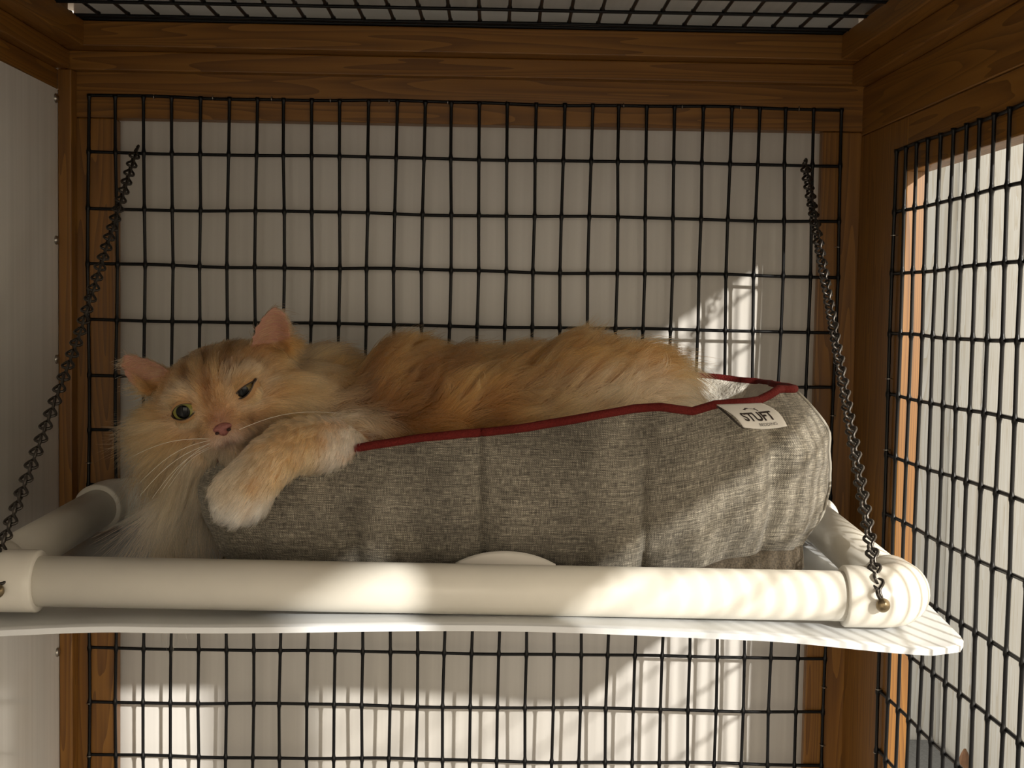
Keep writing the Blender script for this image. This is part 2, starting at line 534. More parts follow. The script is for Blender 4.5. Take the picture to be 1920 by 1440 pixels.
def sheet_mesh():
    nx, ny = 90, 36
    x0, x1, y0, y1 = -0.345, 0.345, -0.368, -0.018
    V, F = [], []
    for top in (0, 1):
        for j in range(ny + 1):
            for i in range(nx + 1):
                u, v = i / nx, j / ny
                y = y0 + (y1 - y0) * v
                R = 0.028
                dx = 0.0
                dyf = y - y0
                if dyf < R: dx = R - math.sqrt(max(0, R * R - (R - dyf) ** 2))
                x = x0 + dx + (x1 - x0 - 2 * dx) * u
                V.append(Vector((x, y, sheet_z(x, y) - (0 if top else 0.0038))) - SO)
    st = (nx + 1) * (ny + 1)
    for j in range(ny):
        for i in range(nx):
            a = j * (nx + 1) + i
            F.append((a, a + nx + 1, a + nx + 2, a + 1))
            F.append((st + a, st + a + 1, st + a + nx + 2, st + a + nx + 1))
    def side(seq):
        for a, b in zip(seq, seq[1:]): F.append((a, b, st + b, st + a))
    side([i for i in range(nx + 1)])
    side([j * (nx + 1) + nx for j in range(ny + 1)])
    side([ny * (nx + 1) + i for i in range(nx, -1, -1)])
    side([j * (nx + 1) for j in range(ny, -1, -1)])
    return mesh_pd('sheet', V, F, False)


sh = link('sheet', sheet_mesh(), SHEET, shelf, (0, 0, 0))
for p in sh.data.polygons: p.use_smooth = abs(p.normal.z) > 0.7

# ------------------------------------------------------------------ chains of twisted wire links
def link_mesh():
    Lk, w = 0.0080, 0.0042
    pts = []
    n = 28
    for i in range(n):
        t = 2 * math.pi * i / n
        z = Lk * math.cos(t)
        lat = w * math.sin(2 * t) * (1.0 if math.cos(t) < 0 else 0.92)
        ph = math.radians(45) * (1 + math.tanh(z / 0.0022))
        off = 0.0009 * math.sin(t)
        pts.append((lat * math.cos(ph) - off * math.sin(ph), lat * math.sin(ph) + off * math.cos(ph), z))
    return tube_mesh('chain_link', pts, 0.00112, 7, closed=True)


LINK = link_mesh()
LINK.materials.append(DARKMETAL)
PITCH = 0.0126


def chain(label, path, twist0, twist1):
    pts = [Vector(p) for p in path]
    seg = [(b - a).length for a, b in zip(pts, pts[1:])]
    tot = sum(seg)
    n = int(round(tot / PITCH))
    root = empty('chain', pts[0])
    tag(root, label, 'chain')
    for k in range(n):
        s = tot * (k + 0.5) / n
        i = 0
        while i < len(seg) - 1 and s > seg[i]: s -= seg[i]; i += 1
        p = pts[i].lerp(pts[i + 1], s / seg[i])
        d = (pts[i] - pts[i + 1]).normalized()
        q = d.to_track_quat('Z', 'Y')
        tw = math.radians(twist0 + (twist1 - twist0) * k / n + random.uniform(-7, 7))
        o = link('chain_link', LINK, None, root)
        o.rotation_mode = 'QUATERNION'
        o.rotation_quaternion = q @ Euler((0, 0, tw)).to_quaternion()
        o.location = p - pts[0]
    return root


scrR = U(1652, 1131, -0.358)
scrL = U(-6, 1104, -0.364)
topR = Vector((0.3085, -0.005, -0.0490))
topL = Vector((-0.2975, -0.005, -0.0475))
cR = chain('dark metal chain running down the right side to the pipe shelf', [topR, topR.lerp(scrR, 0.5) + Vector((0.001, 0, -0.004)), scrR + Vector((-0.001, 0, 0.004))], 10, 70)
cL = chain('black metal chain running down the left side to the pipe shelf', [topL, topL.lerp(scrL, 0.5) + Vector((0.0, 0, -0.004)), U(-3, 1040, -0.345), scrL + Vector((0.001, 0.002, 0.004))], 30, 0)
for root, p in ((cR, scrR), (cL, scrL)):
    bm = bmesh.new()
    bmesh.ops.create_uvsphere(bm, u_segments=20, v_segments=12, radius=0.0047)
    for v in bm.verts: v.co.y *= 0.8
    me = bpy.data.meshes.new('bolt_head'); bm.to_mesh(me); bm.free()
    for q in me.polygons: q.use_smooth = True
    o = link('bolt_head', me, BRASS, root)
    o.location = p - root.location + Vector((0.0008, -0.0018, -0.001))

# ------------------------------------------------------------------ the cat bed
ZS = -0.3893                                   # sheet top under the bed
bed = empty('cat_bed', (0.045, -0.19, ZS))
tag(bed, 'grey linen cat bed with red piping lying on the pipe shelf', 'pet bed')
BO = Vector(bed.location)
BX, BY, BA, BB = 0.0455, -0.190, 0.230, 0.116
NEXP = 5.0
NP = 900


def perim():
    """points round the plan outline, counted from the rear left, evenly spaced by arc length; with outward normals"""
    raw = []
    for i in range(4000):
        t = 2 * math.pi * i / 4000
        c, s = math.cos(t), math.sin(t)
        raw.append((BA * math.copysign(abs(c) ** (2 / NEXP), c), BB * math.copysign(abs(s) ** (2 / NEXP), s)))
    raw = np.array(raw)
    d = np.linalg.norm(np.roll(raw, -1, 0) - raw, axis=1)
    cum = np.concatenate([[0], np.cumsum(d)])
    tot = cum[-1]
    ext = np.vstack([raw, raw[:1]])
    s = np.linspace(0, tot, NP, endpoint=False)
    p = np.stack([np.interp(s, cum, ext[:, 0]), np.interp(s, cum, ext[:, 1])], 1)
    tg = np.roll(p, -1, 0) - np.roll(p, 1, 0)
    tg /= np.linalg.norm(tg, axis=1)[:, None]
    nrm = np.stack([tg[:, 1], -tg[:, 0]], 1)
    return p, nrm, s, tot


PP, PN, PS, PTOT = perim()
# rim heights along the front edge, from the photograph, at the front plane
front_px = [(345, 872), (400, 868), (470, 868), (565, 868), (620, 853), (700, 838), (800, 823), (905, 815), (1000, 803), (1100, 785), (1190, 769), (1240, 766), (1300, 774), (1345, 762), (1440, 756), (1470, 748), (1500, 738)]
fx = [U(a, b, -0.300).x for a, b in front_px]
fz = [U(a, b, -0.300).z for a, b in front_px]
rear_x = [-0.19, -0.05, 0.12, 0.20, 0.24, 0.275]
rear_z = [-0.292, -0.268, -0.246, U(1400, 707, -0.085).z, U(1440, 713, -0.085).z, U(1475, 717, -0.10).z]


def rim_z(x, y):
    w = max(0.0, min(1.0, (y - (-0.285)) / 0.17))
    return float(np.interp(x, fx, fz)) * (1 - w) + float(np.interp(x, rear_x, rear_z)) * w


SEAMS = [(905, 0.55, 0.0016, 0.0, 1.0), (905, 0.75, 0.009, 0.0, 1.0), (658, 0.9, 0.006, 0.0, 0.55), (1210, 0.55, 0.0018, 0.0, 0.55), (1212, 1.0, 0.010, 0.0, 0.8), (1452, 1.1, 0.006, 0.05, 0.7), (480, 0.5, 0.008, 0.0, 0.5)]
seam_x = [(U(a, 930, -0.306).x, b, c, d, e) for a, b, c, d, e in SEAMS]


def bed_shell():
    KO = 26
    V, F, UVS = [], [], []
    for i in range(NP):
        x, y = PP[i]; nx, ny = PN[i]
        wx, wy = x + BX, y + BY
        zt = rim_z(wx, wy)
        right = max(0.0, min(1.0, (wx - 0.12) / 0.12))
        zb = ZS + 0.014 + 0.020 * right * right * (3 - 2 * right)
        for k in range(KO + 1):
            t = k / KO
            z = zb + (zt - zb) * t
            # puffy section, leaning outwards a little towards the top on the left
            off = -0.017 * (1 - t) ** 3 + 0.0065 * math.sin(math.pi * min(1, t * 1.02)) - (0.010 + 0.014 * max(0.0, min(1.0, (wx - 0.20) / 0.05))) * max(0, t - 0.62) ** 2 / 0.1444
            left = max(0.0, min(1.0, (-0.10 - wx) / 0.08))
            off += left * 0.010 * (t - 0.75)
            # seams pinch the front wall
            if ny < -0.5:
                for sxp, dep, wd, t0, t1 in seam_x:
                    dd = (wx - sxp - 0.004 * (0.5 - t)) / wd
                    fall = 1.0 if t1 >= 1 else max(0.0, 1 - max(0, (t - t1)) / 0.25)
                    off -= 0.0058 * dep * math.exp(-dd * dd) * fall
                    off += 0.0026 * dep * (math.exp(-((abs(dd) - 3.0) / 2.0) ** 2)) * fall
            q = Vector((wx * 17, wy * 17, z * 22))
            off += 0.0062 * noise.noise(q) * (0.4 + 0.6 * math.sin(math.pi * t))
            q2 = Vector((wx * 34 + 9 + z * 30, wy * 34, z * 46 - wx * 30))
            off += 0.0030 * noise.noise(q2)
            # tucks at the lower edge
            off += 0.0022 * (1 - t) ** 4 * math.sin(PS[i] * 210 + 2 * math.sin(PS[i] * 37))
            V.append(Vector((wx + nx * off, wy + ny * off, z)) - BO)
            UVS.append((PS[i], t * (zt - zb)))
    W1 = KO + 1
    for i in range(NP):
        j = (i + 1) % NP
        for k in range(KO):
            F.append((i * W1 + k, j * W1 + k, j * W1 + k + 1, i * W1 + k + 1))
    me = mesh_pd('outer_shell', V, F, True)
    uvl = me.uv_layers.new(name='UVMap')
    for p in me.polygons:
        for li, vi in zip(p.loop_indices, p.vertices):
            u, v = UVS[vi]
            if p.index >= (NP - 1) * KO and vi < W1: u = PTOT
            uvl.data[li].uv = (u, v)
    rim = [V[i * W1 + KO].copy() for i in range(NP)]
    foot = [V[i * W1].copy() for i in range(NP)]
    return me, rim, foot


sm, RIM, FOOT = bed_shell()
link('outer_shell', sm, LINEN, bed)
# piping round the rim
pip = []
for i in range(NP):
    q = RIM[i]
    pip.append(q + Vector((0, 0, 0.0008 + 0.0008 * noise.noise(Vector((PS[i] * 25, 3, 0))))))
link('piping', tube_mesh('piping', pip, 0.0031, 10, closed=True), RED, bed)
# plush lining: from the rim inwards, down to the floor cushion
LV, LF = [], []
KI = 14
for i in range(NP):
    r = RIM[i]
    nx, ny = PN[i]
    for k in range(KI + 1):
        t = k / KI
        ins = 0.002 + 0.030 * (1 - (1 - t) ** 2) + 0.010 * math.sin(math.pi * min(1, t * 1.4))
        z = r.z + 0.0035 * math.sin(min(1, t * 5) * math.pi) - (r.z - 0.030) * t
        nz = 0.0020 * noise.noise(Vector((r.x * 60, r.y * 60, t * 9)))
        LV.append((r.x - nx * (ins + nz), r.y - ny * (ins + nz), z))
for i in range(NP):
    j = (i + 1) % NP
    for k in range(KI):
        LF.append((i * (KI + 1) + k, i * (KI + 1) + k + 1, j * (KI + 1) + k + 1, j * (KI + 1) + k))
LV.append((0, 0, 0.034)); c = len(LV) - 1
for i in range(NP):
    LF.append((i * (KI + 1) + KI, c, ((i + 1) % NP) * (KI + 1) + KI))
link('plush_lining', mesh_pd('plush_lining', LV, LF, True), SHERPA, bed)
# base pad below the shell
bv, bf = [], []
for i in range(0, NP, 6):
    x, y = PP[i]; nx, ny = PN[i]
    f = FOOT[i]
    for k, (ins, zz) in enumerate(((0.028, 0.0004), (0.012, 0.003), (0.006, 0.5), (0.006, 1.0), (0.022, 1.04))):
        z = zz if k < 2 else 0.003 + (f.z - 0.003) * zz
        wv = 0.0025 * noise.noise(Vector((f.x * 30, f.y * 30, k)))
        e = (0.004 + wv) if k in (2, 3) else 0.0
        bv.append((x + BX - BO.x - nx * (ins + 0.012 - e), y + BY - BO.y - ny * (ins + 0.012 - e), z))
nb = NP // 6
for i in range(nb):
    j = (i + 1) % nb
    for k in range(4): bf.append((i * 5 + k, j * 5 + k, j * 5 + k + 1, i * 5 + k + 1))
bf.append(tuple(i * 5 for i in range(nb - 1, -1, -1)))
link('base_pad', mesh_pd('base_pad', bv, bf, True), BASE, bed)
# side seam with its stitched edge on the right end
for dy, mat, rr in ((0.0, LINEN, 0.0011),):
    k0 = min(range(NP), key=lambda i: (PP[i][0] - BA) ** 2 * 4 + (PP[i][1] + 0.070) ** 2)
    W1 = 27
    pts = [sm.vertices[k0 * W1 + k].co + Vector((0.0008, -0.0006, 0)) for k in range(1, 27)]
    o = link('side_seam', tube_mesh('side_seam', pts, 0.0011, 7), plain('seam_thread', (0.30, 0.28, 0.24), 0.9), bed)

# white patch low on the front
pc = U(948, 1050, -0.309)
pv, pf = [], []
for j in range(9):
    for i in range(25):
        u = -1 + 2 * i / 24; v = j / 8
        w = max(0, 1 - abs(u) ** 2.2)
        zz = -0.014 + (0.0115 + 0.0085 * w) * v
        bul = 0.0035 * math.sin(math.pi * min(1, v * 0.8 + 0.2)) * (0.3 + 0.7 * w)
        pv.append(Vector((pc.x + 0.0345 * u, pc.y - 0.003 - bul + 0.004 * v, pc.z + zz)) - BO)
for j in range(8):
    for i in range(24):
        a = j * 25 + i
        pf.append((a, a + 1, a + 26, a + 25))
o = link('care_patch', mesh_pd('care_patch', pv, pf, True), TAGW, bed)
md = o.modifiers.new('thick', 'SOLIDIFY'); md.thickness = 0.001

# sewn-in tag with its print
tq = [U(1344, 759, -0.303), U(1427, 756, -0.303), U(1394, 801, -0.322), U(1476, 799, -0.3225)]


def tagpt(u, v, lift=0.0):
    p = (tq[0] * (1 - u) + tq[1] * u) * (1 - v) + (tq[2] * (1 - u) + tq[3] * u) * v
    bow = math.sin(math.pi * v)
    p = p + Vector((0.0015 * bow, -0.0035 * bow - lift, 0.0022 * bow * (0.4 + 0.6 * u)))
    p.z -= 0.0016 * math.sin(math.pi * u) * v
    return p


tv = [tagpt(i / 16, j / 16) - BO for j in range(17) for i in range(17)]
tf = [(j * 17 + i, j * 17 + i + 1, j * 17 + i + 18, j * 17 + i + 17) for j in range(16) for i in range(16)]
tg_o = link('brand_tag', mesh_pd('brand_tag', tv, tf, True), TAGW, bed)
md = tg_o.modifiers.new('thick', 'SOLIDIFY'); md.thickness = 0.0005; md.offset = 0
# dark underside fold showing along the left edge
fv = [tagpt(0.0 + 0.02 * i, j / 16) - BO + Vector((-0.0004, 0.0012 + 0.0004 * i, -0.0012 - 0.0016 * math.sin(math.pi * j / 16) * (1 + j / 16))) for j in range(17) for i in range(5)]
ff = [(j * 5 + i, j * 5 + i + 1, j * 5 + i + 6, j * 5 + i + 5) for j in range(16) for i in range(4)]
link('fold', mesh_pd('fold', fv, ff, True), TAGK, tg_o)


def printed(name, body, u0, u1, vb, h, bold=0.0):
    cu = bpy.data.curves.new(name, 'FONT')
    cu.body = body
    cu.size = 1.0
    cu.offset = bold
    cu.resolution_u = 4
    tmp = bpy.data.objects.new(name, cu)
    COL.objects.link(tmp)
    dg = bpy.context.evaluated_depsgraph_get()
    me = bpy.data.meshes.new_from_object(tmp.evaluated_get(dg))
    bpy.data.objects.remove(tmp)
    bm = bmesh.new(); bm.from_mesh(me)
    bmesh.ops.triangulate(bm, faces=bm.faces[:])
    bmesh.ops.subdivide_edges(bm, edges=bm.edges[:], cuts=1)
    xs = [v.co.x for v in bm.verts]; ys = [v.co.y for v in bm.verts]
    x0, x1, y0, y1 = min(xs), max(xs), min(ys), max(ys)
    for v in bm.verts:
        u = u0 + (u1 - u0) * (v.co.x - x0) / (x1 - x0)
        t = (v.co.y - y0) / (y1 - y0)
        v.co = tagpt(u, vb - h * t, 0.0006) - BO
    bm.to_mesh(me); bm.free()
    me.materials.clear()
    return link(name, me, TAGK, tg_o)


printed('lettering', 'STUFT', 0.17, 0.86, 0.74, 0.34, 0.035)
printed('lettering', 'BEDDING', 0.42, 0.82, 0.90, 0.09, 0.0)
# little running animal
dog = [(0.30, 0.08), (0.34, 0.15), (0.33, 0.20), (0.36, 0.29), (0.40, 0.30), (0.42, 0.25), (0.50, 0.24), (0.58, 0.28), (0.62, 0.36), (0.645, 0.35), (0.62, 0.26), (0.66, 0.24), (0.67, 0.20), (0.60, 0.14), (0.52, 0.11), (0.44, 0.13), (0.39, 0.15)]
dv = [tagpt(u + 0.02, v, 0.0006) - BO for u, v in dog]
link('emblem', mesh_pd('emblem', dv, [tuple(range(len(dv)))]), TAGK, tg_o)

# ------------------------------------------------------------------ the cat
EYE0 = U(402, 754, -0.300)                     # point between the eyes
HROLL = math.radians(18.6)
EX = Vector((math.cos(HROLL), 0.0, math.sin(HROLL)))
EY = Vector((-math.sin(HROLL), -0.10, math.cos(HROLL))).normalized()
EZ = EX.cross(EY).normalized()                 # out of the face
HM = Matrix((EX, EY, EZ)).transposed()


def H(x, y, z):
    """head coordinates in millimetres: right, up, out of the face"""
    return EYE0 + (EX * x + EY * y + EZ * z) * 0.001


def ellipsoid(c, r, rot=None, seg=28):
    bm = bmesh.new()
    bmesh.ops.create_uvsphere(bm, u_segments=seg, v_segments=seg // 2, radius=1)
    M3 = rot if rot is not None else Matrix.Identity(3)
    V = [Vector(c) + M3 @ Vector((v.co.x * r[0], v.co.y * r[1], v.co.z * r[2])) for v in bm.verts]
    bm.verts.ensure_lookup_table()
    F = [tuple(v.index for v in f.verts) for f in bm.faces]
    bm.free()
    return V, F


parts_V, parts_F = [], []


def addp(VF):
    b = len(parts_V)
    parts_V.extend(VF[0])
    parts_F.extend(tuple(i + b for i in f) for f in VF[1])


def he(x, y, z, a, b, c):
    addp(ellipsoid(H(x, y, z), (a * 0.001, b * 0.001, c * 0.001), HM))


# head
he(0, 0, -44, 48, 34, 45)
he(0, 12, -32, 35, 21, 33)
for s in (-1, 1):
    he(s * (29 if s > 0 else 34), -13, -36, 26, 25, 26)
    he(s * 20, 11, -12, 13, 8, 11)
    he(s * 8.5, -26, -4, 10.5, 9, 10)
he(0, -20, -8, 17, 15, 15)
he(0, -5, -7, 9.5, 17, 10)
he(0, -37, -13, 12, 8, 11)
he(0, -30, -40, 34, 20, 34)
he(-32, -34, -44, 24, 24, 26)
he(-12, -50, -52, 28, 18, 26)
# ears: thick cupped leaves
def ear(s):
    base_i = Vector((s * 29, 27, -34)); base_o = Vector((s * 54, 12, -42)); tip = Vector((s * 56, 49, -30))
    V, F = [], []
    nu, nv = 14, 14
    for layer in (0, 1):
        for j in range(nv + 1):
            v = j / nv
            for i in range(nu + 1):
                u = i / nu
                b = base_i.lerp(base_o, u)
                wgt = v ** 0.9
                tp = tip + (base_o - base_i).normalized() * (u - 0.5) * 13 - Vector((0, 1, 0)) * 5.0 * (2 * u - 1) ** 2
                p = b.lerp(tp, wgt)
                # rounder tip and convex rims
                bulge = math.sin(math.pi * v) * (u - 0.5) * 5.0
                p = p + (base_o - base_i).normalized() * bulge
                cup = math.sin(math.pi * u) * (1 - v) ** 0.6
                p.z -= 13 * cup
                p.z += 3.2 if layer else 0.0
                V.append(H(*p))
    st = (nu + 1) * (nv + 1)
    for j in range(nv):
        for i in range(nu):
            a = j * (nu + 1) + i
            F.append((a, a + 1, a + nu + 2, a + nu + 1))
            F.append((st + a, st + a + nu + 1, st + a + nu + 2, st + a + 1))
    def side(seq):
        for a, b in zip(seq, seq[1:]): F.append((a, st + a, st + b, b))
    side(list(range(nu + 1))); side([j * (nu + 1) + nu for j in range(nv + 1)])
    side([nv * (nu + 1) + i for i in range(nu, -1, -1)]); side([j * (nu + 1) for j in range(nv, -1, -1)])
    return V, F


for s in (-1, 1): addp(ear(s))
# neck, chest, trunk
for (px, py, Y, a, b, c) in (
        (520, 775, -0.235, .046, .040, .036), (600, 770, -0.190, .050, .050, .040), (575, 735, -0.175, .045, .040, .030),
        (650, 825, -0.215, .050, .045, .045), (755, 800, -0.195, .055, .060, .058), (850, 806, -0.192, .065, .064, .056),
        (960, 806, -0.190, .068, .066, .057), (1080, 798, -0.190, .066, .066, .060), (1155, 804, -0.190, .058, .064, .056),
        (1245, 852, -0.190, .056, .058, .042), (1345, 882, -0.185, .046, .050, .030), (1180, 865, -0.235, .055, .035, .036), (900, 880, -0.215, .13, .05, .035), (760, 880, -0.23, .05, .03, .026)):
    addp(ellipsoid(U(px, py, Y), (a, b, c)))
# near foreleg over the rim, paw hanging down in front
leg = [(690, 858, -0.262, .022), (640, 846, -0.280, .0205), (590, 832, -0.298, .0185), (545, 838, -0.312, .0172), (510, 862, -0.322, .0165), (484, 890, -0.3265, .0165), (464, 914, -0.3275, .0178)]
lp = []
for a, b in zip(leg, leg[1:]):
    for k in range(5):
        t = k / 5
        lp.append([a[i] * (1 - t) + b[i] * t for i in range(4)])
for px, py, Y, r in lp:
    addp(ellipsoid(U(px, py, Y), (r, r, r), None, 16))
addp(ellipsoid(U(457, 921, -0.328), (.0192, .0140, .0180)))
for px, py, Y in ((420, 924, -0.327), (427, 944, -0.332), (446, 953, -0.334), (470, 946, -0.331)):
    addp(ellipsoid(U(px, py, Y), (.0088, .0088, .0088), None, 16))

raw = mesh_pd('cat', parts_V, parts_F)
tmp = bpy.data.objects.new('tmp', raw)
COL.objects.link(tmp)
rm = tmp.modifiers.new('r', 'REMESH'); rm.mode = 'VOXEL'; rm.voxel_size = 0.0021; rm.adaptivity = 0.0
sm_ = tmp.modifiers.new('s', 'SMOOTH'); sm_.factor = 0.5; sm_.iterations = 5
dg = bpy.context.evaluated_depsgraph_get()
cm = bpy.data.meshes.new_from_object(tmp.evaluated_get(dg))
bpy.data.objects.remove(tmp)
cm.name = 'cat'
CATO = Vector((BX, BY, ZS + 0.03))

nv = len(cm.vertices)
co = np.empty(nv * 3); cm.vertices.foreach_get('co', co); co = co.reshape(-1, 3)
cm.calc_loop_triangles()
tri = np.empty(len(cm.loop_triangles) * 3, dtype=np.int32); cm.loop_triangles.foreach_get('vertices', tri); tri = tri.reshape(-1, 3)
vn = np.empty(nv * 3); cm.vertices.foreach_get('normal', vn); vn = vn.reshape(-1, 3)
ne = len(cm.edges)
ed = np.empty(ne * 2, dtype=np.int32); cm.edges.foreach_get('vertices', ed); ed = ed.reshape(-1, 2)
E0 = np.array(EYE0); ex, ey, ez = np.array(EX), np.array(EY), np.array(EZ)


def headc(p):
    d = (p - E0) * 1000
    return d @ ex, d @ ey, d @ ez


def topx(p):
    """place along and down the cat (in units of about 0.4 mm), from world X and Z only, to lay out the coat"""
    s = np.where(p[:, 1] < -0.285, 2790.0, 2480.0)
    a = 942 + (p[:, 0] - 0.035) * s
    return a, 584 + 0.016 * (a - 960) - (p[:, 2] + 0.188) * s


def smooth(x, a, b):
    t = np.clip((x - a) / (b - a), 0, 1)
    return t * t * (3 - 2 * t)


CREAM = np.array((0.66, 0.50, 0.33)); ORANGE = np.array((0.46, 0.215, 0.062)); DEEP = np.array((0.27, 0.105, 0.026))
WHITE = np.array((0.76, 0.68, 0.58)); PINK = np.array((0.50, 0.22, 0.17)); SAND = np.array((0.60, 0.41, 0.22))
LEGP = np.array([list(U(a, b, c)) for a, b, c, d in leg])
XN, XB0 = LEGP, None


def regions(p):
    lx, ly, lz = headc(p)
    dl = np.min(np.linalg.norm(p[:, None, :] - np.array([list(U(q[0], q[1], q[2])) for q in lp])[None], axis=2), axis=1)
    legw = (dl < 0.030) & (p[:, 1] < -0.268) & (ly < -18) if False else (dl < 0.0295) & (p[:, 1] < -0.285) & (p[:, 0] > U(372, 900, -0.33).x)
    headw = smooth(-p[:, 0], -U(600, 760, -0.25).x, -U(545, 760, -0.25).x)
    return lx, ly, lz, headw, legw


def coat(p):
    """colour of the coat at body points, with painted shade behind the head ruff"""
    lx, ly, lz, hw, legw = regions(p)
    px, py = topx(p)
    n = len(p)
    nz = np.array([noise.noise(Vector(q) * 38) for q in p])
    nz2 = np.array([noise.noise(Vector(q) * 95 + Vector((5, 0, 0))) for q in p])
    def mix(a, b, t): return a * (1 - t[:, None]) + b * t[:, None]
    # trunk
    b = np.tile(np.array((0.41, 0.195, 0.062)), (n, 1))
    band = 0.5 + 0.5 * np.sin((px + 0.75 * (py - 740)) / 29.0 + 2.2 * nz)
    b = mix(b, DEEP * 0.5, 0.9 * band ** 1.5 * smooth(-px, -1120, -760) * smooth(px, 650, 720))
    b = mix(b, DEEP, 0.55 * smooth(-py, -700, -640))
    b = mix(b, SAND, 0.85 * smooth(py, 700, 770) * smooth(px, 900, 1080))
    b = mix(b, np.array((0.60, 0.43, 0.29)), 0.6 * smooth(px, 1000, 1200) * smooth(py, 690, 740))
    b = mix(b, DEEP * 0.7, 0.8 * np.exp(-((px - 690 - 0.1 * (py - 700)) / 22) ** 2) * smooth(py, 660, 690) * smooth(-py, -800, -740))  # painted shade in the gap between head ruff and trunk
    b = mix(b, CREAM, smooth(-px, -720, -650) * smooth(py, 720, 800) * 0.9)
    b = mix(b, WHITE, smooth(-px, -760, -680) * smooth(py, 800, 850) * 0.9)
    # head
    h = np.tile(ORANGE * 0.55 + SAND * 0.45, (n, 1))
    fore = smooth(ly, 4, 16) * smooth(-np.abs(lx), -30, -16)
    stripe = 0.5 + 0.5 * np.cos(lx * (0.52 - 0.003 * ly) + 0.9 * nz2)
    h = mix(h, DEEP * 0.45, 0.92 * stripe ** 2.0 * fore)
    h = mix(h, DEEP * 0.8, 0.9 * np.exp(-((lx + 2) / 5) ** 2 - ((ly - 8) / 8) ** 2))
    h = mix(h, DEEP, 0.25 * smooth(ly, 26, 40))
    r_eye = np.minimum(np.hypot(lx + 21.5, ly - 2), np.hypot(lx - 21.5, ly - 2))
    h = mix(h, CREAM, 0.6 * np.exp(-((r_eye - 13) / 4.0) ** 2) * smooth(np.abs(lx), 6, 14))
    h = mix(h, DEEP, 0.45 * np.exp(-(lx / 7) ** 2) * smooth(ly, -16, -8) * smooth(-ly, -9, 0))
    h = mix(h, PINK * 0.6 + ORANGE * 0.2, 0.7 * np.exp(-((lx) / 9) ** 2 - ((ly + 13) / 7) ** 2))
    h = mix(h, SAND, smooth(np.abs(lx), 26, 44) * 0.75 * smooth(-ly, -14, 10))
    h = mix(h, CREAM, smooth(-ly, 20, 36) * 0.85)
    h = mix(h, np.array((0.62, 0.44, 0.36)), np.exp(-(lx / 17) ** 2 - ((ly + 27) / 7) ** 2) * 0.8)
    h = mix(h, WHITE, smooth(-ly, 42, 62) * 0.5)
    cheek = 0.5 + 0.5 * np.sin(ly * 0.42 + lx * 0.12 + 2 * nz2)
    h = mix(h, ORANGE, 0.55 * cheek * smooth(np.abs(lx), 24, 38) * smooth(-np.abs(ly + 8), -26, -10))
    col = mix(b, h * np.array((0.86, 0.83, 0.80)), hw)
    # foreleg and paw
    t = smooth(-px, -555, -450)
    l = mix(np.tile(SAND * 0.75 + ORANGE * 0.25, (n, 1)), CREAM, t)
    l = mix(l, WHITE, smooth(py, 905, 960) * 0.7)
    l = mix(l, WHITE, smooth(px, 585, 640) * 0.8)
    l = mix(l, ORANGE, 0.5 * smooth(nz2, 0.0, 0.5) * smooth(px, 440, 500))
    col[legw] = l[legw]
    col *= (1 + 0.16 * nz[:, None] + 0.10 * nz2[:, None])
    return np.clip(col, 0.01, 0.95)


# the trunk is one smooth form: relax it, leaving head and foreleg as they are
_lx, _ly, _lz, _hw, _lw = regions(co)
wgt_ = np.where(_lw, 0.0, (1 - _hw)) * smooth(co[:, 1], -0.285, -0.262)
deg_ = np.bincount(ed.ravel(), minlength=nv).clip(1)[:, None]
for _ in range(45):
    acc = np.zeros_like(co)
    for a_, b_ in ((0, 1), (1, 0)):
        for k_ in range(3): acc[:, k_] += np.bincount(ed[:, a_], weights=co[ed[:, b_], k_], minlength=nv)
    co = co + (acc / deg_ - co) * (0.6 * wgt_)[:, None]
cm.vertices.foreach_set('co', co.ravel()); cm.update()
cm.vertices.foreach_get('normal', _n := np.empty(nv * 3)); vn = _n.reshape(-1, 3)
# skin colours on the body mesh
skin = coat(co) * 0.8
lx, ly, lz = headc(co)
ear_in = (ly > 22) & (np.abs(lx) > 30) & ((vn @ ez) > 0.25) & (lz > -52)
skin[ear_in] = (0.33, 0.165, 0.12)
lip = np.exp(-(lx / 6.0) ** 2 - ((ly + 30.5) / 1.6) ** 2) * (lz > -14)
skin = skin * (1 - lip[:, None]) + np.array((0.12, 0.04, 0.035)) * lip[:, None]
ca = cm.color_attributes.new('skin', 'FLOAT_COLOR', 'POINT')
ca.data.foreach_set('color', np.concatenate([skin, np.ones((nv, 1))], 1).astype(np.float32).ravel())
cm.vertices.foreach_set('co', (co - np.array(CATO)).ravel())
cm.update()
for p_ in cm.polygons: p_.use_smooth = True
SKIN, nt, bs = newmat('cat_skin')
at_ = N(nt, 'ShaderNodeVertexColor'); at_.layer_name = 'skin'
nt.links.new(at_.outputs[0], bs.inputs['Base Color'])
bs.inputs['Roughness'].default_value = 0.7
cm.materials.clear()
cat = link('cat', cm, SKIN, None, CATO)
tag(cat, 'long-haired orange and cream cat lying in the grey bed, paw over its edge', 'cat')

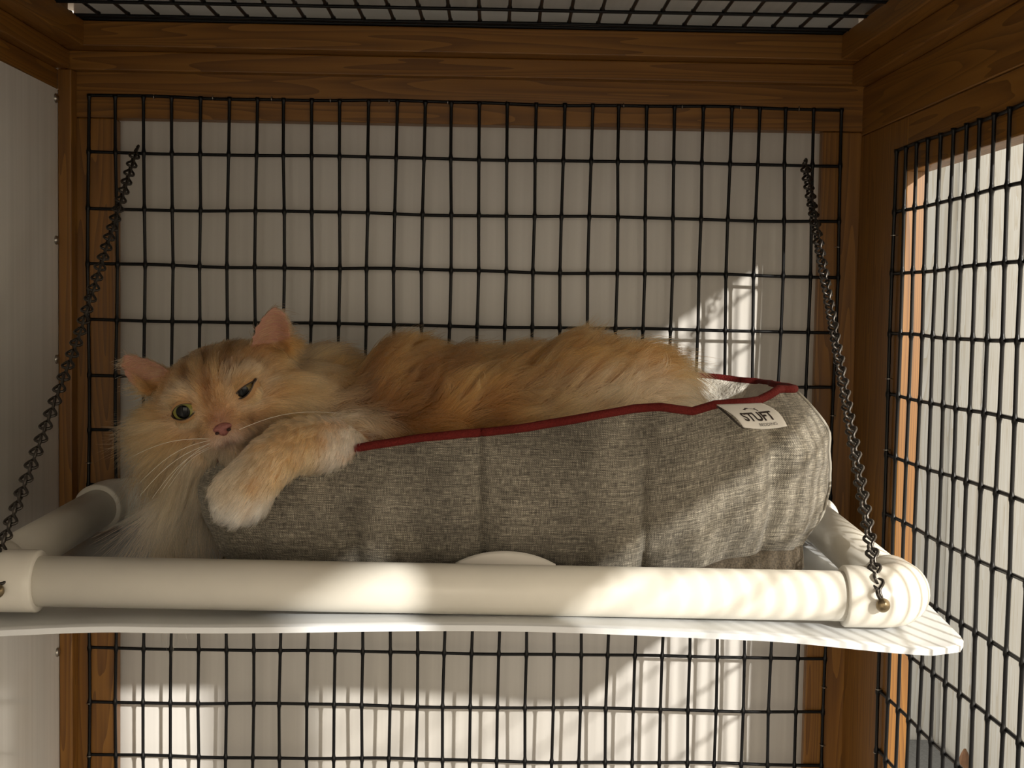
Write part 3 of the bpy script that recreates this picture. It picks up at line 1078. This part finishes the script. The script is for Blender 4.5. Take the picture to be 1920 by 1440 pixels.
# eyes
def iris_mat(name, outer, inner, pup):
    m, nt, b = newmat(name)
    L = nt.links.new
    tc = N(nt, 'ShaderNodeTexCoord')
    sp = N(nt, 'ShaderNodeSeparateXYZ'); L(tc.outputs['Object'], sp.inputs[0])
    cb = N(nt, 'ShaderNodeCombineXYZ'); L(sp.outputs[0], cb.inputs[0]); L(sp.outputs[1], cb.inputs[1])
    ln = N(nt, 'ShaderNodeVectorMath', operation='LENGTH'); L(cb.outputs[0], ln.inputs[0])
    mu = N(nt, 'ShaderNodeMath', operation='MULTIPLY'); mu.inputs[1].default_value = 100.0; L(ln.outputs['Value'], mu.inputs[0])
    r = ramp(nt, [(0.0, (0.003, 0.003, 0.003)), (pup, (0.003, 0.003, 0.003)), (pup + 0.05, inner), (0.72, outer), (0.80, (0.02, 0.014, 0.006)), (1.0, (0.02, 0.014, 0.01))])
    L(mu.outputs[0], r.inputs[0]); L(r.outputs[0], b.inputs['Base Color'])
    b.inputs['Roughness'].default_value = 0.06
    b.inputs['Specular IOR Level'].default_value = 0.22
    return m


LID = plain('eyelid_skin', (0.34, 0.19, 0.08), 0.8)
LIDRIM = plain('eyelid_rim', (0.035, 0.017, 0.010), 0.45)
IR1 = iris_mat('iris_yellow', (0.22, 0.19, 0.04), (0.17, 0.17, 0.045), 0.47)
IR2 = iris_mat('iris_amber', (0.13, 0.085, 0.03), (0.12, 0.085, 0.03), 0.42)


def sphere_part(r, keep=None, seg=40, ring=24):
    bm = bmesh.new()
    bmesh.ops.create_uvsphere(bm, u_segments=seg, v_segments=ring, radius=r)
    if keep:
        bmesh.ops.delete(bm, geom=[v for v in bm.verts if not keep(v.co)], context='VERTS')
    me = bpy.data.meshes.new('eye'); bm.to_mesh(me); bm.free()
    for q in me.polygons: q.use_smooth = True
    return me


def lid_mesh(r, up, open_deg, width):
    """shell between the brow and the lid margin; the margin is an arc across the eye"""
    V, F = [], []
    nu, nvv = 28, 10
    for i in range(nu + 1):
        a = math.radians(-82 + 164 * i / nu)
        edge = math.radians(open_deg) * max(0.0, math.cos(a * 90 / width)) if abs(math.degrees(a)) < width else 0.0
        for j in range(nvv + 1):
            e = edge + (math.radians(60) - edge) * (j / nvv) ** 1.5
            rr = r * (1.0 + (0.03 if j < 2 else 0.0))
            V.append((rr * math.sin(a) * math.cos(e), up * rr * math.sin(e), rr * math.cos(a) * math.cos(e)))
    for i in range(nu):
        for j in range(nvv):
            q = i * (nvv + 1) + j
            F.append((q, q + nvv + 1, q + nvv + 2, q + 1))
    me = mesh_pd('eyelid', V, F, True)
    me.materials.append(LIDRIM); me.materials.append(LID)
    for q in me.polygons: q.material_index = 0 if q.index % nvv < 2 else 1
    return me


EYES = ((-22.4, 0.6, 1, IR1, 30, 26, 64, 4, -4), (21.5, 2.2, 1, IR2, 10, 18, 56, 22, -8))
ER = 0.0102
for exx, eyy, s, im, up_, lo_, wd_, rl, yw in EYES:
    o = link('eye', sphere_part(ER), im, cat)
    o.location = H(exx, eyy, -10.0 if im is IR1 else -10.4) - CATO
    o.rotation_euler = (HM @ Euler((math.radians(4), math.radians(yw), math.radians(rl))).to_matrix()).to_euler()
    for up, dg_ in ((1, up_), (-1, lo_)):
        lo = link('eyelid', lid_mesh(ER * 1.03, up, dg_, wd_), LID, o)
        md = lo.modifiers.new('t', 'SOLIDIFY'); md.thickness = 0.0007

# nose leather with two nostrils
bm = bmesh.new()
bmesh.ops.create_uvsphere(bm, u_segments=32, v_segments=20, radius=1)
for v in bm.verts:
    x, y, z = v.co.x, v.co.z, -v.co.y
    w = 7.4 * (0.62 + 0.38 * max(-1, min(1, (y + 0.5) / 0.9)))
    X = x * w; Y = y * 4.6; Z = z * 4.2
    for s in (-1, 1):
        d = ((X - s * 4.0) / 1.7) ** 2 + ((Y + 0.9) / 1.25) ** 2
        Z -= 2.6 * math.exp(-d)
    Z -= 0.9 * math.exp(-(X / 0.6) ** 2) * (1 if Y < 0 else 0.2)
    v.co = Vector((X, Y, Z)) * 0.001
me = bpy.data.meshes.new('nose'); bm.to_mesh(me); bm.free()
for q in me.polygons: q.use_smooth = True
nose = link('nose', me, plain('nose_leather', (0.26, 0.095, 0.08), 0.45, bump=0.4, bscale=900, var=0.15), cat)
nose.location = H(0.5, -19.2, 5.6) - CATO
nose.rotation_euler = HM.to_euler()
NOSTR = plain('nostril', (0.03, 0.008, 0.006), 0.7)
for s in (-1, 1):
    V, F = ellipsoid((s * 0.0041, -0.0011, 0.0015), (0.0017, 0.0011, 0.0016), None, 14)
    link('nostril', mesh_pd('nostril', V, F, True), NOSTR, nose)

# whiskers
WHISK = plain('whisker', (0.85, 0.80, 0.72), 0.4)
for i, (s, y0, pxe, pye, Ye, sag) in enumerate(((-1, -24, 262, 905, -0.325, .010), (-1, -26, 250, 945, -0.33, .012), (-1, -28, 285, 935, -0.335, .010), (-1, -25, 300, 925, -0.322, .008),
                                           (-1, -23, 240, 860, -0.32, .008), (-1, -29, 315, 915, -0.33, .008), (1, -23, 640, 775, -0.31, -.004))):
    a = H(s * (9 + i % 3), y0, 4); b = U(pxe, pye, Ye)
    pts, rr = [], []
    for k in range(10):
        t = k / 9
        p = a.lerp(b, t) + Vector((0, -0.006, 0.010 if s < 0 else sag * -1.5)) * math.sin(math.pi * t) * (1 if s > 0 else sag * 100 * 0.6)
        pts.append(p - CATO); rr.append(0.00015 * (1 - t) + 0.00005)
    link('whisker', tube_mesh('whisker', pts, rr, 5), WHISK, cat)

# ---------------- fur: strands grown from the skin
FUR = bpy.data.materials.new('fur'); FUR.use_nodes = True
nt = FUR.node_tree
for q in list(nt.nodes): nt.nodes.remove(q)
out = N(nt, 'ShaderNodeOutputMaterial')
hb = N(nt, 'ShaderNodeBsdfHairPrincipled'); hb.parametrization = 'COLOR'
hb.inputs['Roughness'].default_value = 0.42
hb.inputs['Radial Roughness'].default_value = 0.55
hb.inputs['Coat'].default_value = 0.0
at_ = N(nt, 'ShaderNodeAttribute'); at_.attribute_name = 'coat'
nt.links.new(at_.outputs['Color'], hb.inputs['Color'])
nt.links.new(hb.outputs[0], out.inputs[0])

A, B_, C_ = co[tri[:, 0]], co[tri[:, 1]], co[tri[:, 2]]
area = np.linalg.norm(np.cross(B_ - A, C_ - A), axis=1) * 0.5
cen = (A + B_ + C_) / 3
clx, cly, clz, chw, clw = regions(cen)
dens = np.where(clw, 2.6e6, 0.9e6 + 1.5e6 * chw)
zlow = np.interp(cen[:, 0], fx, fz) - 0.02
dens = np.where((cen[:, 2] < zlow) & ~clw & (cen[:, 0] > U(420, 800, -0.3).x), 0.0, dens)
dens = np.where((cen[:, 1] > -0.15) & (cen[:, 2] < -0.27), 0.0, dens)
FURMUL = 1.0
num = rng.poisson(area * dens * FURMUL)
idx = np.repeat(np.arange(len(tri)), num)
u = rng.random(len(idx)); v = rng.random(len(idx)); fl = u + v > 1; u[fl] = 1 - u[fl]; v[fl] = 1 - v[fl]
P0 = A[idx] + (B_[idx] - A[idx]) * u[:, None] + (C_[idx] - A[idx]) * v[:, None]
NR = vn[tri[idx, 0]] * (1 - u - v)[:, None] + vn[tri[idx, 1]] * u[:, None] + vn[tri[idx, 2]] * v[:, None]
NR /= np.linalg.norm(NR, axis=1)[:, None]
lx, ly, lz, hw, lw = regions(P0)
# keep eyes, nose and inner ears clear
ok = np.ones(len(P0), bool)
for exx, eyy, s, im, up_, lo_, wd_, rl, yw in EYES:
    c, sn = math.cos(math.radians(rl)), math.sin(math.radians(rl))
    dx, dy = lx - exx, ly - eyy
    qx, qy = dx * c + dy * sn, -dx * sn + dy * c
    hh = 5.3 if im is IR1 else 3.0
    qy = qy - (0.0 if im is IR1 else -0.6)
    ok &= ~(((qx / (9.2 if im is IR1 else 8.2)) ** 2 + (qy / hh) ** 2 < 1) & (lz > -22))
ok &= ~((((lx - 0.5) / 7.0) ** 2 + ((ly + 19.2) / 4.4) ** 2 < 1) & (lz > -14))
earp = (ly > 24) & (np.abs(lx) > 30)
earin = earp & ((NR @ ez) > 0.25) & (lz > -52)
ok &= ~(earin & (rng.random(len(P0)) < 0.82))
P0, NR, lx, ly, lz, hw, lw, earp, earin = [q[ok] for q in (P0, NR, lx, ly, lz, hw, lw, earp, earin)]
lidP, lidN = [], []
for exx, eyy, s, im, up_, lo_, wd_, rl, yw in EYES:
    Rm = np.array(HM @ Euler((math.radians(4), math.radians(yw), math.radians(rl))).to_matrix())
    c0 = np.array(H(exx, eyy, -10.0 if im is IR1 else -10.4))
    for up, dg_ in ((1, up_), (-1, lo_)):
        q = 2600
        a = np.radians(rng.uniform(-80, 80, q))
        edge = np.where(np.abs(np.degrees(a)) < wd_, np.radians(dg_) * np.cos(a * 90 / wd_).clip(0), 0) + np.radians(13)
        e = edge + (np.radians(66) - edge) * rng.random(q)
        d = np.stack([np.sin(a) * np.cos(e), up * np.sin(e), np.cos(a) * np.cos(e)], 1) @ Rm.T
        lidP.append(c0 + d * ER * 1.03); lidN.append(d)
lidP = np.concatenate(lidP); lidN = np.concatenate(lidN)
P0 = np.concatenate([P0, lidP]); NR = np.concatenate([NR, lidN])
lx, ly, lz, hw, lw = regions(P0)
lidf = np.arange(len(P0)) >= len(P0) - len(lidP)
earp = np.concatenate([earp, np.zeros(len(lidP), bool)]); earin = np.concatenate([earin, np.zeros(len(lidP), bool)])
n = len(P0)
px, py = topx(P0)

# flow of the coat
fd = np.stack([lx, ly + 15.0], 1)
rn = np.linalg.norm(fd, axis=1) + 1e-6
headdir = (fd[:, :1] / rn[:, None]) * ex + (fd[:, 1:] / rn[:, None]) * ey - 0.55 * ez * smooth(rn, 10, 60)[:, None]
low = smooth(-ly, 8, 34) * smooth(rn, 22, 45)
headdir = headdir * (1 - 0.75 * low[:, None]) + np.array((-0.30, -0.10, -1.0)) * (0.75 * low[:, None])
rc = smooth(lx, 24, 46)                                        # the cheek on the body side sweeps back
headdir = headdir * (1 - 0.6 * rc[:, None]) + np.array((0.9, 0.25, -0.25)) * 0.6 * rc[:, None]
bodydir = np.tile(np.array((0.52, 0.0, 0.72)), (n, 1))
bodydir[:, 2] -= 0.75 * smooth(py, 740, 830)
bodydir[:, 2] -= 0.62 * smooth(px, 1150, 1290)
bodydir[:, 0] += 0.35 * smooth(px, 1150, 1290)
chest = smooth(-px, -720, -640) * smooth(py, 740, 800)
bodydir = bodydir * (1 - chest[:, None]) + np.array((0.5, -0.2, -0.75)) * chest[:, None]
legdir = np.tile(np.array((-0.55, -0.05, -0.75)), (n, 1))
wob3 = np.array([noise.noise_vector(Vector(q) * 45) for q in P0])
D = bodydir * (1 - hw[:, None]) + headdir * hw[:, None]
D = np.where(lw[:, None], legdir, D) + 0.33 * wob3
upper = np.where(lidN @ ey > 0, 1.0, -1.0)
D[lidf] = upper[:, None] * ey * 0.8 + np.sign(lx[lidf])[:, None] * ex * 0.8
D -= NR * np.sum(D * NR, axis=1)[:, None]
D /= np.linalg.norm(D, axis=1)[:, None] + 1e-9

# lengths in metres
side_ = smooth(np.abs(lx), 30, 46) * smooth(-ly, -16, 4)
Lh = 0.0030 + 0.0065 * smooth(rn, 8, 30) + 0.006 * smooth(rn, 30, 60) + 0.027 * low * smooth(rn, 36, 58) + 0.016 * side_ + 0.004 * rc
Lh += 0.012 * smooth(-ly, 28, 44)
Lh = np.where(earp, 0.0048, Lh)
Lh = np.where(earin, 0.010, Lh)
Lh = np.where(lidf, 0.0050, Lh)
rump = smooth(px, 1080, 1220) * smooth(-py, -740, -660) * (1 - hw)
Lb = 0.033 + 0.013 * rump - 0.004 * smooth(py, 760, 820)
Lb = Lb - 0.006 * smooth(-px, -700, -640)
L = Lb * (1 - hw) + Lh * hw
L = np.where(lw, 0.0068 + 0.003 * smooth(py, 920, 950), L)
guard = rng.random(n) < 0.25
L *= np.where(guard, rng.uniform(0.95, 1.35, n), rng.uniform(0.6, 1.0, n))
lift_g = np.where(guard, 1.15, 0.95)
lift = np.where(lw, 0.62, 0.72 * (1 - hw) + (0.34 + 0.30 * side_) * hw)
lift = np.where(earp, 0.35, lift)
lift += 0.18 * rump

K = 7
ts = np.linspace(0, 1, K)
jit = rng.normal(0, 1, (n, 3)) * (0.12 + 0.10 * rump + 0.05 * (1 - hw))[:, None]
pts = np.empty((n, K, 3))
grav = np.array((0, 0, -1.0))
gam = 0.22 * (1 - hw) * smooth(py, 650, 720) + (0.15 + 0.35 * low) * hw
gam = np.where(lw, 0.08, gam)
for k, t in enumerate(ts):
    dirn = D + NR * (lift * lift_g * (1 - 0.5 * t))[:, None] + jit * t
    dirn /= np.linalg.norm(dirn, axis=1)[:, None]
    pts[:, k] = P0 + dirn * (L * t)[:, None] + grav * (gam * L * t * t)[:, None]
# tufts: strands lean to a shared guide
gi = rng.choice(n, size=n // 48, replace=False)
kd = kdtree.KDTree(len(gi))
for i, g in enumerate(gi): kd.insert(P0[g], i)
kd.balance()
near = np.array([gi[kd.find(q)[1]] for q in P0])
cl = np.where(lw, 0.45, 0.80 * (1 - hw) + (0.40 + 0.25 * low) * hw)
cl = np.where(lidf, 0.0, np.where(earp, 0.1, cl)) * (1 - 0.35 * rump)
for k, t in enumerate(ts):
    w = (cl * t ** 1.4)[:, None]
    tgt = P0[near] + (pts[near, k] - P0[near]) * (L / np.maximum(L[near], 1e-4)).clip(0.7, 1.3)[:, None]
    pts[:, k] = pts[:, k] * (1 - w) + tgt * w
# colours: from the coat, each tuft a little different, tips lighter
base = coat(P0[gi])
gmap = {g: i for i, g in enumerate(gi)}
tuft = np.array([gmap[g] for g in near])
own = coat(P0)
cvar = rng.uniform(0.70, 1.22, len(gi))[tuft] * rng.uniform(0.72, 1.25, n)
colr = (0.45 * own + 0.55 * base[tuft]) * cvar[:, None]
colr[earp] = own[earp] * 0.9 + 0.1 * WHITE
pc_ = np.empty((n, K, 4)); pc_[..., 3] = 1
for k, t in enumerate(ts):
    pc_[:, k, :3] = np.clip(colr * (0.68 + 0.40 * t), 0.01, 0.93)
rad = np.where(lw, 0.00010, 0.00013 * (1 - hw) + 0.000105 * hw)
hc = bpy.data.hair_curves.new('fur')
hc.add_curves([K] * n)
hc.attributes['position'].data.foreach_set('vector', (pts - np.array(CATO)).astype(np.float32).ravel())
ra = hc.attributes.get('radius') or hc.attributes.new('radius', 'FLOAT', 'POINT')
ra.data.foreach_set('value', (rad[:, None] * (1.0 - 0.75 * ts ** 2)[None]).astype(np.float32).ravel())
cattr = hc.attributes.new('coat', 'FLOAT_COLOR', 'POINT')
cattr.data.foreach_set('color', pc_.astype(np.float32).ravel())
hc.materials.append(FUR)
fur = bpy.data.objects.new('fur', hc)
COL.objects.link(fur)
fur.parent = cat
print('strands', n, 'body tris', len(tri))


# ------------------------------------------------------------------ small things outside and what shades the cage
mat_o = board('door_mat', (0.40, 0.56, -0.8598), (0.725, 0.805, -0.8500), MAT, bevel=0.002)
top = U(1809, 1404, 0.42)
sv, sf = [], []
prof = [(0.0, 0.016), (0.55, 0.015), (0.80, 0.011), (0.95, 0.005), (1.0, 0.0015)]
for t, r in prof:
    for k in range(8):
        a = 2 * math.pi * k / 8
        sv.append((r * math.cos(a), r * 0.7 * math.sin(a), (top.z + 0.86) * t))
for i in range(len(prof) - 1):
    for k in range(8):
        sf.append((i * 8 + k, i * 8 + (k + 1) % 8, (i + 1) * 8 + (k + 1) % 8, (i + 1) * 8 + k))
sf.append(tuple(range(len(sv) - 8, len(sv))))
stk = link('wooden_stake', mesh_pd('wooden_stake', sv, sf), BROWN, None, (top.x, top.y, -0.86))
tag(stk, 'brown pointed stick standing on the ground beyond the right wire mesh', 'stake')
tag(mat_o, 'dark grey mat lying on the ground beyond the right wire mesh', 'mat')
